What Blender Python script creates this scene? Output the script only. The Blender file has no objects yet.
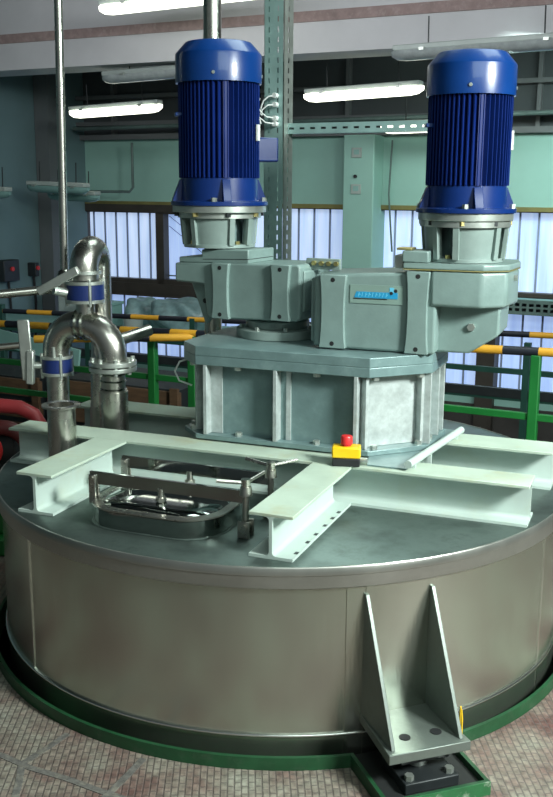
import bpy, bmesh, math, random
from math import sin, cos, pi, radians, sqrt, atan2
from mathutils import Matrix, Vector
random.seed(7)
SC = bpy.context.scene
COL = SC.collection
V = Vector
RA = radians(-21.5)      # tank frame and pedestal direction
RH = radians(-26)        # hall direction
LIFT = 0.57              # tank lid is z=0 while building; floor becomes z=0 at the end

# ------------------------------------------------------------------ materials
def new_mat(name):
    m = bpy.data.materials.new(name); m.use_nodes = True
    nt = m.node_tree; b = nt.nodes['Principled BSDF']
    return m, nt, b
def N(nt, t, **kw):
    n = nt.nodes.new(t)
    for k, v in kw.items():
        if k in n.inputs: n.inputs[k].default_value = v
        else: setattr(n, k, v)
    return n
def ramp(nt, src, stops):
    r = nt.nodes.new('ShaderNodeValToRGB')
    el = r.color_ramp.elements
    while len(el) < len(stops): el.new(0.5)
    for e, (p, c) in zip(el, stops): e.position = p; e.color = (*c, 1)
    nt.links.new(src, r.inputs[0]); return r
def paint(name, col, rough=.45, metal=0., var=.12, scale=6., bump=.0, bscale=60., dirt=None, dirt_amt=.5, dscale=4., stretch=None, spec=.5, coat=0):
    m, nt, b = new_mat(name)
    tc = N(nt, 'ShaderNodeTexCoord'); src = tc.outputs['Object']
    if stretch:
        mp = N(nt, 'ShaderNodeMapping'); mp.inputs['Scale'].default_value = stretch
        nt.links.new(src, mp.inputs[0]); src = mp.outputs[0]
    n1 = N(nt, 'ShaderNodeTexNoise', Scale=scale, Detail=6., Roughness=.6); nt.links.new(src, n1.inputs['Vector'])
    lo = tuple(max(0, c*(1-var)) for c in col); hi = tuple(min(1, c*(1+var)) for c in col)
    r = ramp(nt, n1.outputs[0], [(.3, lo), (.7, hi)])
    out = r.outputs[0]
    if dirt:
        n2 = N(nt, 'ShaderNodeTexNoise', Scale=dscale, Detail=8., Roughness=.7); nt.links.new(src, n2.inputs['Vector'])
        r2 = ramp(nt, n2.outputs[0], [(.52, (0, 0, 0)), (.72, (dirt_amt,)*3)])
        mx = nt.nodes.new('ShaderNodeMix'); mx.data_type = 'RGBA'
        nt.links.new(r2.outputs[0], mx.inputs[0]); nt.links.new(out, mx.inputs[6]); mx.inputs[7].default_value = (*dirt, 1)
        out = mx.outputs[2]
    nt.links.new(out, b.inputs['Base Color'])
    b.inputs['Roughness'].default_value = rough; b.inputs['Metallic'].default_value = metal
    b.inputs['Specular IOR Level'].default_value = spec; b.inputs['Coat Weight'].default_value = coat
    if rough > .12:
        rr = nt.nodes.new('ShaderNodeMapRange'); rr.inputs[3].default_value = rough*.8; rr.inputs[4].default_value = min(1, rough*1.25)
        nt.links.new(n1.outputs[0], rr.inputs[0]); nt.links.new(rr.outputs[0], b.inputs['Roughness'])
    if bump:
        n3 = N(nt, 'ShaderNodeTexNoise', Scale=bscale, Detail=4.); nt.links.new(src, n3.inputs['Vector'])
        bp = N(nt, 'ShaderNodeBump', Strength=bump, Distance=.004); nt.links.new(n3.outputs[0], bp.inputs['Height']); nt.links.new(bp.outputs[0], b.inputs['Normal'])
    return m
def emit(name, col, strength):
    m, nt, b = new_mat(name)
    b.inputs['Base Color'].default_value = (*col, 1)
    b.inputs['Emission Color'].default_value = (*col, 1); b.inputs['Emission Strength'].default_value = strength
    b.inputs['Roughness'].default_value = .4
    return m

M = {}
M['shell'] = paint('brushed_stainless_shell', (.52, .55, .48), .24, .95, .10, 3., .10, 90., stretch=(1, 1, .12), dirt=(.36, .34, .29), dirt_amt=.4, dscale=2.)
M['rim'] = paint('stainless_rim', (.42, .42, .39), .34, .9, .14, 5., .06, 50.)
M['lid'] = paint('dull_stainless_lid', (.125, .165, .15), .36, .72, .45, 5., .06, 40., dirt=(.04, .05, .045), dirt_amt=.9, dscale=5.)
M['steel'] = paint('polished_stainless', (.56, .55, .50), .27, 1., .12, 8., .04, 30.)
M['bead'] = paint('bright_weld_bead', (.85, .86, .82), .22, 1., .05, 8.)
M['mirror'] = paint('bright_stainless', (.36, .39, .37), .075, 1., .05, 5.)
M['foot'] = paint('grey_steel_plate', (.17, .20, .18), .42, .55, .14, 9., .08, 80., dirt=(.10, .11, .1), dirt_amt=.5, dscale=9)
M['white'] = paint('greenish_white_paint', (.43, .52, .48), .5, 0, .06, 4., .06, 60., dirt=(.40, .44, .32), dirt_amt=.45, dscale=5.)
M['whitetop'] = paint('soiled_white_flange_paint', (.42, .51, .42), .55, 0, .12, 7., .08, 70., dirt=(.40, .40, .23), dirt_amt=.65, dscale=6.)
M['gear'] = paint('grey_green_gear_paint', (.18, .255, .24), .33, .0, .10, 12., .10, 120., spec=.6)
M['gearlight'] = paint('light_grey_green_bell_paint', (.23, .30, .28), .36, .1, .10, 12., .08, 120., spec=.6)
M['ped'] = paint('pedestal_grey_green_paint', (.16, .245, .245), .33, .2, .14, 14., .12, 90., spec=.6, dirt=(.27, .36, .35), dirt_amt=.35, dscale=14.)
M['pedrib'] = paint('galvanised_grey_rib', (.42, .47, .46), .40, .3, .2, 30., .12, 90.)
M['blue'] = paint('gloss_blue_motor_paint', (.002, .036, .18), .30, 0, .10, 8., .04, 60., coat=.3)
M['bluemid'] = paint('dark_blue_shield_paint', (.003, .022, .13), .3, 0, .12, 8., .04, 60., coat=.2)
M['bluefin'] = paint('deep_blue_fin_paint', (.003, .016, .12), .36, 0, .12, 8.)
M['bluedark'] = paint('dark_blue_valve_body', (.008, .020, .10), .35, 0, .1, 9.)
M['silver'] = paint('galvanised_silver', (.50, .54, .50), .35, .8, .15, 20., .04, 50.)
M['strut'] = paint('galvanised_strut', (.36, .55, .52), .42, .4, .15, 10., .04, 50.)
M['brass'] = paint('yellow_zinc_bolt', (.62, .52, .22), .35, .9, .1, 20.)
M['dark'] = paint('dark_grey_steel', (.025, .03, .032), .45, .3, .2, 9.)
M['black'] = paint('black_rubber', (.010, .011, .012), .6)
M['yellow'] = paint('yellow_plastic', (.80, .50, .01), .35)
M['hazy'] = paint('amber_yellow_paint', (.72, .36, .03), .45, 0, .12, 9.)
M['hazk'] = paint('black_stripe_paint', (.012, .014, .022), .5)
M['red'] = paint('red_plastic', (.62, .03, .03), .35)
M['hose'] = paint('red_hose_rubber', (.36, .035, .04), .45)
M['maroon'] = paint('maroon_pump_paint', (.13, .02, .02), .45)
M['green'] = paint('green_gloss_paint', (.010, .15, .028), .4, 0, .12, 9.)
M['greendark'] = paint('dark_green_paint', (.015, .06, .045), .45, 0, .15, 9.)
M['curb'] = paint('green_curb_paint', (.010, .065, .024), .45, 0, .2, 20., .1, 60., dirt=(.06, .09, .06), dirt_amt=.5, dscale=26.)
M['curbchip'] = paint('chipped_green_and_white_paint', (.022, .13, .045), .5, 0, .2, 20., .1, 60., dirt=(.42, .46, .38), dirt_amt=1., dscale=22.)
M['wall'] = paint('teal_green_wall_paint', (.29, .50, .44), .7, 0, .06, 2., .04, 60.)
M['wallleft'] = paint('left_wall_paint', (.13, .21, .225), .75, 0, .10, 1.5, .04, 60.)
M['wallup'] = paint('dark_grey_upper_wall', (.065, .075, .08), .8, 0, .18, 1.2, .04, 60.)
M['wallcol'] = paint('dull_brown_grey_column_paint', (.12, .135, .14), .75, 0, .1, 1.5)
M['ceil'] = paint('grey_ceiling', (.13, .14, .145), .8, 0, .15, 1.2)
M['beam'] = paint('whitewashed_concrete', (.50, .505, .52), .75, 0, .05, 3., .06, 60.)
M['stripe'] = paint('faded_brown_stripe', (.27, .20, .19), .8, 0, .2, 12., .04, 60., dirt=(.42, .36, .34), dirt_amt=.5, dscale=16.)
M['frame'] = paint('dark_brown_window_frame', (.05, .042, .035), .5, 0, .2, 6.)
M['ledge'] = paint('olive_ledge_paint', (.20, .18, .06), .6, 0, .2, 6.)
M['pipeg'] = paint('dull_green_pipe_paint', (.10, .15, .14), .5, 0, .2, 6.)
M['hallfloor'] = paint('dark_hall_floor', (.05, .045, .042), .6, 0, .3, 3.)
M['pit'] = paint('black_pit', (.010, .012, .012), .7)
M['crate'] = paint('brown_crate_wood', (.10, .055, .028), .7, 0, .3, 9., stretch=(1, 1, 6))
M['gbar'] = paint('blue_grey_glazing_joint', (.30, .36, .50), .5, 0, .1, 5.)
M['teal'] = paint('pale_teal_paint', (.22, .40, .37), .5, 0, .1, 5.)
M['bag'] = paint('translucent_plastic_bag', (.17, .27, .28), .35, 0, .4, 9., .5, 14.)
M['lampbody'] = paint('lamp_housing_grey', (.35, .40, .38), .4, 0, .1, 9.)
M['lens_off'] = paint('unlit_lamp_lens', (.20, .35, .33), .25, 0, .12, 9.)
M['lens_clear'] = paint('unlit_clear_lens', (.36, .40, .40), .2, .1, .15, 14.)
M['lens_on'] = emit('lit_lamp_lens', (.98, 1., .84), 3.2)
M['cable'] = paint('white_cable', (.65, .68, .66), .4)
M['label_blue'] = paint('label_blue', (.02, .27, .50), .4, 0, .12, 60)
M['label_pale'] = paint('label_pale', (.20, .29, .255), .4)
M['label_light'] = paint('label_light_blue', (.12, .48, .68), .4)

def glazing(name, c1, c2, strength):
    m, nt, b = new_mat(name)
    tc = N(nt, 'ShaderNodeTexCoord'); mp = N(nt, 'ShaderNodeMapping'); mp.inputs['Scale'].default_value = (9, 9, .7)
    nt.links.new(tc.outputs['Object'], mp.inputs[0])
    n = N(nt, 'ShaderNodeTexNoise', Scale=1.2, Detail=5.); nt.links.new(mp.outputs[0], n.inputs['Vector'])
    r = ramp(nt, n.outputs[0], [(.3, c1), (.7, c2)])
    nt.links.new(r.outputs[0], b.inputs['Base Color']); nt.links.new(r.outputs[0], b.inputs['Emission Color'])
    b.inputs['Emission Strength'].default_value = strength; b.inputs['Roughness'].default_value = .35
    return m
M['pane'] = glazing('daylit_channel_glass', (.38, .50, .74), (.58, .70, .92), .76)
M['pane_clear'] = glazing('daylit_clear_glass', (.22, .34, .62), (.42, .55, .85), .75)
M['pane_low'] = glazing('daylit_lower_glass', (.26, .38, .68), (.42, .55, .84), .80)

def floor_mat():
    m, nt, b = new_mat('worn_tread_plate')
    tc = N(nt, 'ShaderNodeTexCoord'); mp = N(nt, 'ShaderNodeMapping'); mp.inputs['Rotation'].default_value = (0, 0, radians(88))
    nt.links.new(tc.outputs['Object'], mp.inputs[0])
    bt = N(nt, 'ShaderNodeTexBrick'); bt.offset = .5
    bt.inputs['Scale'].default_value = 1.; bt.inputs['Brick Width'].default_value = .034; bt.inputs['Row Height'].default_value = .0185
    bt.inputs['Mortar Size'].default_value = .0030; bt.inputs['Mortar Smooth'].default_value = .6
    nt.links.new(mp.outputs[0], bt.inputs['Vector'])
    n1 = N(nt, 'ShaderNodeTexNoise', Scale=3.2, Detail=7., Roughness=.65); nt.links.new(tc.outputs['Object'], n1.inputs['Vector'])
    base = ramp(nt, n1.outputs[0], [(.32, (.12, .055, .050)), (.44, (.20, .135, .115)), (.55, (.27, .245, .20)), (.70, (.37, .385, .32))])
    n2 = N(nt, 'ShaderNodeTexNoise', Scale=42., Detail=4.); nt.links.new(tc.outputs['Object'], n2.inputs['Vector'])
    r2 = ramp(nt, n2.outputs[0], [(.3, (.6,)*3), (.7, (1.25,)*3)])
    mu = nt.nodes.new('ShaderNodeMix'); mu.data_type = 'RGBA'; mu.blend_type = 'MULTIPLY'; mu.inputs[0].default_value = 1
    nt.links.new(base.outputs[0], mu.inputs[6]); nt.links.new(r2.outputs[0], mu.inputs[7])
    # grime in the sunk joints of the tread
    mx = nt.nodes.new('ShaderNodeMix'); mx.data_type = 'RGBA'
    mf = nt.nodes.new('ShaderNodeMath'); mf.operation = 'MULTIPLY'; mf.inputs[1].default_value = .62
    nt.links.new(bt.outputs['Fac'], mf.inputs[0]); nt.links.new(mf.outputs[0], mx.inputs[0])
    nt.links.new(mu.outputs[2], mx.inputs[6]); mx.inputs[7].default_value = (.10, .085, .08, 1)
    nt.links.new(mx.outputs[2], b.inputs['Base Color'])
    b.inputs['Roughness'].default_value = .48; b.inputs['Metallic'].default_value = .1
    iv = nt.nodes.new('ShaderNodeMath'); iv.operation = 'SUBTRACT'; iv.inputs[0].default_value = 1; nt.links.new(bt.outputs['Fac'], iv.inputs[1])
    bp = N(nt, 'ShaderNodeBump', Strength=.6, Distance=.003); nt.links.new(iv.outputs[0], bp.inputs['Height']); nt.links.new(bp.outputs[0], b.inputs['Normal'])
    return m
M['floor'] = floor_mat()
M['seam'] = paint('grimy_plate_seam', (.13, .125, .115), .6, 0, .4, 60., .3, 90., dirt=(.30, .28, .22), dirt_amt=.8, dscale=40.)

# ------------------------------------------------------------------ mesh helper
class MB:
    def __init__(s): s.bm = bmesh.new()
    def verts(s, vs, faces):
        b = [s.bm.verts.new(v) for v in vs]
        for f in faces:
            try: s.bm.faces.new([b[i] for i in f])
            except ValueError: pass
        return s
    def box(s, c, d, R=None):
        x, y, z = d[0]/2, d[1]/2, d[2]/2
        vs = [V((sx*x, sy*y, sz*z)) for sz in (-1, 1) for sx, sy in ((-1, -1), (1, -1), (1, 1), (-1, 1))]
        if R is not None: vs = [R @ v for v in vs]
        vs = [v + V(c) for v in vs]
        return s.verts(vs, [(3, 2, 1, 0), (4, 5, 6, 7), (0, 1, 5, 4), (1, 2, 6, 5), (2, 3, 7, 6), (3, 0, 4, 7)])
    def b2(s, u0, u1, v0, v1, z0, z1):
        return s.box(((u0+u1)/2, (v0+v1)/2, (z0+z1)/2), (abs(u1-u0), abs(v1-v0), abs(z1-z0)))
    def bar(s, p0, p1, w, h, up=(0, 0, 1)):
        p0, p1 = V(p0), V(p1); d = (p1-p0); L = d.length; d.normalize()
        y = V(up).cross(d)
        if y.length < 1e-4: y = V((0, 1, 0))
        y.normalize(); z = d.cross(y)
        R = Matrix((d, y, z)).transposed()
        return s.box((p0+p1)/2, (L, w, h), R)
    def loft(s, rings, closed=True, cap=True):
        n = len(rings[0]); b = [[s.bm.verts.new(v) for v in r] for r in rings]
        for a, c in zip(b[:-1], b[1:]):
            for i in range(n if closed else n-1):
                j = (i+1) % n
                s.bm.faces.new((a[i], a[j], c[j], c[i]))
        if cap:
            s.bm.faces.new(list(reversed(b[0]))); s.bm.faces.new(b[-1])
        return s
    def cyl(s, p0, p1, r0, r1=None, seg=24):
        r1 = r0 if r1 is None else r1
        p0, p1 = V(p0), V(p1); d = (p1-p0).normalized(); a = V((0, 0, 1)) if abs(d.z) < .95 else V((1, 0, 0))
        x = a.cross(d).normalized(); y = d.cross(x)
        rg = lambda p, r: [p + x*(r*cos(2*pi*i/seg)) + y*(r*sin(2*pi*i/seg)) for i in range(seg)]
        return s.loft([rg(p0, r0), rg(p1, r1)])
    def hexbolt(s, p, d, r, h):
        p = V(p); d = V(d).normalized(); return s.cyl(p, p+d*h, r, seg=6)
    def lathe(s, prof, c=(0, 0, 0), seg=48, a0=0, a1=2*pi, cap=True):
        full = abs(a1-a0-2*pi) < 1e-6
        n = seg if full else seg+1
        rings = []
        for r, z in prof:
            r = max(r, 1e-5)
            rings.append([V((c[0]+r*cos(a0+(a1-a0)*i/seg), c[1]+r*sin(a0+(a1-a0)*i/seg), c[2]+z)) for i in range(n)])
        return s.loft(rings, full, cap and full)
    def prism(s, pts, z0, z1, f=None):
        f = f or (lambda x, y, z: V((x, y, z)))
        return s.loft([[f(x, y, z0) for x, y in pts], [f(x, y, z1) for x, y in pts]])
    def tube(s, pts, r, seg=12, closed=False):
        pts = [V(p) for p in pts]; n = len(pts); rs = r if isinstance(r, (list, tuple)) else [r]*n
        rings = []; prev = None
        for i, p in enumerate(pts):
            if closed: d = pts[(i+1) % n]-pts[i-1]
            else: d = pts[min(i+1, n-1)]-pts[max(i-1, 0)]
            d.normalize()
            if prev is None:
                a = V((0, 0, 1)) if abs(d.z) < .9 else V((1, 0, 0)); x = a.cross(d).normalized()
            else:
                x = (prev - d*prev.dot(d)).normalized()
            prev = x; y = d.cross(x)
            rings.append([p + x*(rs[i]*cos(2*pi*k/seg)) + y*(rs[i]*sin(2*pi*k/seg)) for k in range(seg)])
        if closed: rings.append(rings[0]); 
        return s.loft(rings, True, not closed)
    def build(s, name, mat, parent=None, bev=0, loc=None, rotz=0, sharp=38, seg=2, M4=None):
        bm = s.bm
        if M4 is not None: bmesh.ops.transform(bm, matrix=M4, verts=bm.verts)
        bmesh.ops.remove_doubles(bm, verts=bm.verts, dist=1e-6)
        bmesh.ops.recalc_face_normals(bm, faces=bm.faces)
        for f in bm.faces: f.smooth = True
        for e in bm.edges:
            if len(e.link_faces) == 2 and e.calc_face_angle(0) > radians(sharp): e.smooth = False
        me = bpy.data.meshes.new(name); bm.to_mesh(me); bm.free()
        o = bpy.data.objects.new(name, me); COL.objects.link(o)
        for m in (mat if isinstance(mat, (list, tuple)) else [mat]): me.materials.append(m)
        if parent: o.parent = parent
        if loc is not None: o.location = loc
        if rotz: o.rotation_euler.z = rotz
        if bev:
            b = o.modifiers.new('bevel', 'BEVEL'); b.width = bev; b.segments = seg; b.limit_method = 'ANGLE'; b.angle_limit = radians(35)
            b.harden_normals = False
        return o
def tag(o, label=None, cat=None, group=None, kind=None):
    if label: o['label'] = label
    if cat: o['category'] = cat
    if group: o['group'] = group
    if kind: o['kind'] = kind
    return o
def thing(name, label, cat, loc=(0, 0, 0), rotz=0, group=None):
    o = bpy.data.objects.new(name, None); COL.objects.link(o); o.empty_display_size = .1
    o.location = loc; o.rotation_euler = (0, 0, rotz)
    return tag(o, label, cat, group)
def struct(o): o['kind'] = 'structure'; return o
def copy_tree(o, parent=None):
    c = o.copy(); COL.objects.link(c)
    if parent: c.parent = parent
    for ch in list(o.children): copy_tree(ch, c)
    return c
def arc(c, r, a0, a1, n, plane):
    ex, ey = V(plane[0]), V(plane[1]); c = V(c)
    return [c + ex*(r*cos(a0+(a1-a0)*i/n)) + ey*(r*sin(a0+(a1-a0)*i/n)) for i in range(n+1)]
def part_label(o, t): o['label'] = t; return o
hu = V((cos(RH), sin(RH), 0)); hvv = V((-sin(RH), cos(RH), 0))
def HP(u, v, z): return hu*u + hvv*v + V((0, 0, z))
au = V((cos(RA), sin(RA), 0)); av = V((-sin(RA), cos(RA), 0))
def AP(u, v, z): return au*u + av*v + V((0, 0, z))

# ------------------------------------------------------------------ setting: floor, pit, hall
AZ = radians(-71.3)
er = V((cos(AZ), sin(AZ), 0)); et = V((-sin(AZ), cos(AZ), 0))
def outline(R, hw, rn):
    da = math.asin(hw/R); pts = []
    n = 120
    for i in range(n+1):
        a = AZ + da + (2*pi-2*da)*i/n; pts.append(V((R*cos(a), R*sin(a), 0)))
    for s_, r_ in ((-1, rn), (1, rn)): pts.append(er*r_ + et*(s_*hw))
    return pts
RC = 1.026
inner = outline(RC+.012, .139+.012, 1.24+.012)
outer = []
for u, v in ((-3.4, -5.2), (3.4, -5.2), (3.4, 1.42), (-3.4, 1.42)): outer.append(HP(u, v, 0))
mb = MB(); bm = mb.bm
for zz in (-.57,):
    for loop in (inner, outer):
        vs = [bm.verts.new(V((p.x, p.y, zz))) for p in loop]
        for i in range(len(vs)): bm.edges.new((vs[i], vs[(i+1) % len(vs)]))
bmesh.ops.triangle_fill(bm, use_beauty=True, use_dissolve=False, edges=bm.edges[:])
for f in bm.faces:
    if f.normal.z < 0: f.normal_flip()
res = bmesh.ops.extrude_face_region(bm, geom=bm.faces[:])
bmesh.ops.translate(bm, verts=[g for g in res['geom'] if isinstance(g, bmesh.types.BMVert)], vec=(0, 0, -.05))
struct(mb.build('floor', M['floor'], sharp=20))
# curved seams between tread plates
mb = MB()
SZ = 0
def strip(p0, p1, w=.022):
    global SZ
    SZ += .0001; mb.bar((p0[0], p0[1], -.5697+SZ), (p1[0], p1[1], -.5697+SZ), w, .002)
for pl in ([(-.62, -.86), (-.66, -.93), (-.714, -1.013), (-.70, -1.10), (-.68, -1.30)], [(-.90, -.93), (-.786, -.97), (-.688, -1.032), (-.58, -1.08), (-.47, -1.14), (-.30, -1.22)], [(-.385, -.985), (-.415, -1.06), (-.45, -1.14), (-.50, -1.25)]):
    for p, q in zip(pl[:-1], pl[1:]): strip(p, q, .020)
struct(mb.build('trim_1', M['seam']))
# pit below the tank
mb = MB(); mb.b2(-1.35, 1.35, -1.35, 1.35, -.96, -.92)
struct(mb.build('pit_floor', M['pit'], rotz=AZ+pi/2))
mb = MB()
for i in range(4):
    a = i*pi/2; mb.box((1.36*cos(a), 1.36*sin(a), -.77), (.03, 2.7, .298), Matrix.Rotation(a, 3, 'Z'))
struct(mb.build('pit_wall', M['pit'], rotz=AZ+pi/2))
# curb
mb = MB()
i0 = outline(RC, .139, 1.24); i1 = outline(RC+.011, .150, 1.251)
n = len(i0)
mb.loft([[p+V((0, 0, -.62)) for p in i0], [p+V((0, 0, -.533)) for p in i0], [p+V((0, 0, -.533)) for p in i1], [p+V((0, 0, -.62)) for p in i1]], True, False)
cb = mb.build('floor_opening_curb', M['curb'], sharp=30)
tag(cb, 'low green painted steel curb around the floor opening below the big tank', 'curb')
mb = MB(); p0 = er*1.2525 - et*.15; p1 = er*1.2525 + et*.15
mb.bar((p0.x, p0.y, -.553), (p1.x, p1.y, -.553), .004, .042)
part_label(mb.build('kick_plate', M['curbchip'], cb), 'chipped green and white paint front plate')

# ------------------------------------------------------------------ tank
tank = thing('mixing_tank', 'large round stainless steel mixing tank standing in the floor opening', 'tank', (0, 0, -.92))
def tk(mb, name, mat, **k):
    return mb.build(name, mat, tank, loc=(0, 0, .92), **k)
tk(MB().lathe([(0, -.03), (.96, -.03), (.985, -.03), (.985, -.0615), (.985, -.92), (.94, -.92), (.94, -.10), (0, -.10)], seg=160, cap=False), 'shell', M['shell'])
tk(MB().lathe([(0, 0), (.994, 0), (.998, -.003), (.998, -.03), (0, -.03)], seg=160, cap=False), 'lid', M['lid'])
tk(MB().lathe([(.9935, .0006), (.9985, .0006), (1.001, -.003), (1.001, -.023), (.9985, -.025), (.9985, -.059), (.996, -.0615), (.984, -.0615), (.984, -.03)], seg=160, cap=False), 'rim_band', M['rim'])
tk(MB().tube([(.9875*cos(2*pi*i/160), .9875*sin(2*pi*i/160), -.496) for i in range(160)], .0055, 10, True), 'weld_bead', M['bead'])
def az_strip(a, w, t, z0, z1, mat=M['shell'], name='seam_weld'):
    mb = MB(); n = max(2, int(w/.02)); R0, R1 = .984, .985+t
    rings = []
    for i in range(n+1):
        aa = a - w/2 + w*i/n; c, s_ = cos(aa), sin(aa)
        rings.append([V((R0*c, R0*s_, z0)), V((R1*c, R1*s_, z0)), V((R1*c, R1*s_, z1)), V((R0*c, R0*s_, z1))])
    mb.loft(rings); return tk(mb, name, mat)
az_strip(radians(218.5), .006, .003, -.496, -.0615, M['bead'])
az_strip(radians(-35), .006, .003, -.80, -.0615, M['bead'])
az_strip(AZ + .005, .316, .0035, -.80, -.0615, M['shell'], 'wear_pad')
az_strip(AZ + .015, .23, .006, -.80, -.0615, M['shell'], 'wear_pad')
# support bracket: foot plate (> hole), two gussets
zf = -.44
mb = MB()
def EP(r, t, z): p = er*r + et*t; return V((p.x, p.y, z))
mb.loft([[EP(.978, -.105, z), EP(.978, .105, z), EP(1.198, .118, z), EP(1.198, -.118, z)] for z in (zf-.028, zf)])
fp = tk(mb, 'foot_plate', M['foot'], bev=.002)
for t in (-.042, .05):
    mb = MB(); p = EP(1.13, t, zf+.0008); mb.cyl(p, p+V((0, 0, .0012)), .0155, seg=24)
    h = mb.build('bolt_hole', M['black'], fp)
for s_ in (-1, 1):
    mb = MB(); w = .0055
    prof = [(.978, -.085), (.994, -.085), (1.182, zf), (.978, zf)]
    t0 = .098*s_
    mb.loft([[EP(r, t0 + dt, z) for r, z in prof] for dt in (-w, w)])
    tk(mb, 'gusset', M['foot'], bev=.0012)
# load cell mount below the foot
lc = thing('load_cell_mount', 'dark bolted load cell block under the steel foot of the tank', 'load cell', EP(1.10, 0, -.92), AZ+pi/2)
def lcb(mb, n_, m_, **k): return mb.build(n_, m_, lc, loc=(0, 0, .92), **k)
lcb(MB().b2(-.078, .078, -.115, .03, -.5505, -.520), 'base_plate', M['dark'], bev=.003)
lcb(MB().b2(-.138, .138, -.135, .10, -.92, -.551), 'plinth', M['pit'])
lcb(MB().b2(-.07, .07, -.07, .02, -.495, -.4685), 'cell_body', M['dark'], bev=.003)
lcb(MB().cyl((0, -.02, -.52), (0, -.02, -.495), .03), 'pin', M['silver'])
for x in (-.058, .058):
    for y in (-.095,):
        lcb(MB().hexbolt((x, y, -.52), (0, 0, 1), .0125, .014), 'bolt', M['silver'])
mb = MB(); mb.tube([EP(1.165, .108, -.439), EP(1.162, .109, -.395), EP(1.155, .110, -.372), EP(1.148, .112, -.368), EP(1.142, .114, -.38), EP(1.14, .116, -.439)], .0022, 8)
tag(mb.build('earth_wire', M['yellow']), 'thin yellow green wire looped at the right gusset of the tank foot', 'wire')

# ------------------------------------------------------------------ white support frame of I-beams
fr = thing('support_frame', 'white painted steel I-beam frame lying across the tank lid', 'support frame', (0, 0, 0), RA)
def ibeam(u0, u1, v0, v1, along, name='cross_beam', H=.128, tf=.009, tw=.009):
    w0, w1 = (v0, v1) if along == 'u' else (u0, u1)
    c = (w0+w1)/2; r = .012; h = H-tf
    half = [(w1, .0005), (w1, tf)] + [(c+tw/2+r-r*sin(a), tf+r-r*cos(a)) for a in [pi/2*i/5 for i in range(6)]] + [(c+tw/2+r-r*cos(a), h-r+r*sin(a)) for a in [pi/2*i/5 for i in range(6)]] + [(w1, h), (w1, h+.0002)]
    prof = half + [(2*c-a, b) for a, b in reversed(half)]
    mb = MB()
    if along == 'u': mb.prism(prof, u0, u1, lambda a, b, q: V((q, a, b)))
    else: mb.prism(prof, v0, v1, lambda a, b, q: V((a, q, b)))
    o = mb.build(name, M['white'], fr)
    f = MB().b2(u0, u1, v0, v1, H-tf+.0004, H).build('top_flange', M['whitetop'], o, bev=.0012)
    return o
ibeam(-.915, .918, -.364, -.236, 'u', 'main_beam')
ibeam(-.90, .94, .042, .190, 'u', 'main_beam')
ibeam(.246, .374, -.885, -.3645, 'v', 'cross_beam')
ibeam(-.556, -.430, -.812, -.3645, 'v', 'cross_beam')

for v in (-.84, -.75, -.68, -.60, -.53, -.47): MB().b2(.362, .3725, v-.006, v+.012, .0085, .0096).build('weld_gap', M['dark'], fr)
# ------------------------------------------------------------------ drive pedestal
PC = AP(.08, .03, .1333)
ped = thing('drive_pedestal', 'grey green bolted octagonal steel pedestal carrying both gear motors', 'pedestal', PC, RA)
UR, UF, CR, CL = .478, -.385, .165, .085
HD = .285
def octo(i_): 
    r, l, d = UR-i_, UF+i_, HD-i_*.9; cr, cl = CR-.1*i_, CL-.1*i_
    return [(l+cl, -d), (r-cr, -d), (r, -d+cr), (r, d-cr), (r-cr, d), (l+cl, d), (l, d-cl), (l, -d+cl)]
MB().prism([(.315, -.275), (.338, -.372), (.462, -.372), (.525, .17), (.40, .20), (.40, -.10), (.30, -.24)], -.0045, .0003).build('ledge_plate', M['ped'], ped)
MB().prism(octo(0), .0005, .017).build('base_flange', M['ped'], ped, bev=.0015)
MB().prism(octo(.045), .017, .258).build('body', M['ped'], ped)
MB().prism(octo(0), .2575, .289).build('lower_deck', M['ped'], ped, bev=.002)
MB().prism(octo(0), .2895, .321).build('upper_deck', M['ped'], ped, bev=.002)
def rib(x0, y0, ang, L=.042, t=.013, mat='pedrib', ext=.0):
    R = Matrix.Rotation(ang, 3, 'Z'); mb = MB(); c = V((x0, y0, .1373)) + R @ V((0, -L/2+ext, 0))
    mb.box(c, (t, L, .2405), R); mb.build('rib', M[mat], ped, bev=.0012)
yb = -(HD-.0405)
for x in (-.265, -.01, .268): rib(x, yb+.002, 0, .043)
for x in (-.262+.028,): 
    MB().b2(x-.026, x+.018, yb-.005, yb, .018, .257).build('side_plate', M['pedrib'], ped)
    
MB().b2(.018, .034, yb-.006, yb, .018, .257).build('side_plate', M['pedrib'], ped)
# chamfer faces right and left, end faces
ca = atan2(1, 1)
PO = [V((a, b, 0)) for a, b in octo(.045)]
for sx, ia, ib, ts in ((1, 1, 2, (.02, .93)), (-1, 7, 0, (.5,))):
    p0, p1 = PO[ia], PO[ib]; d = (p1-p0).normalized(); nrm = V((d.y, -d.x, 0))
    ang = atan2(nrm.x, -nrm.y)
    for t in ts:
        q = p0 + (p1-p0)*t; rib(q.x, q.y, ang, .038, .011)
    R = Matrix.Rotation(ang, 3, 'Z')
    mid = (p0+p1)/2 + nrm*.004
    if sx > 0: MB().box((mid.x, mid.y, .1375), ((p1-p0).length-.03, .006, .239), R).build('cover_plate', M['pedrib'], ped)
for yy in (-.105, .02, .1): rib(UR-.045, yy, pi/2, .040)
for yy in (-.12, .12): rib(UF+.045, yy, -pi/2, .040)
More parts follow.
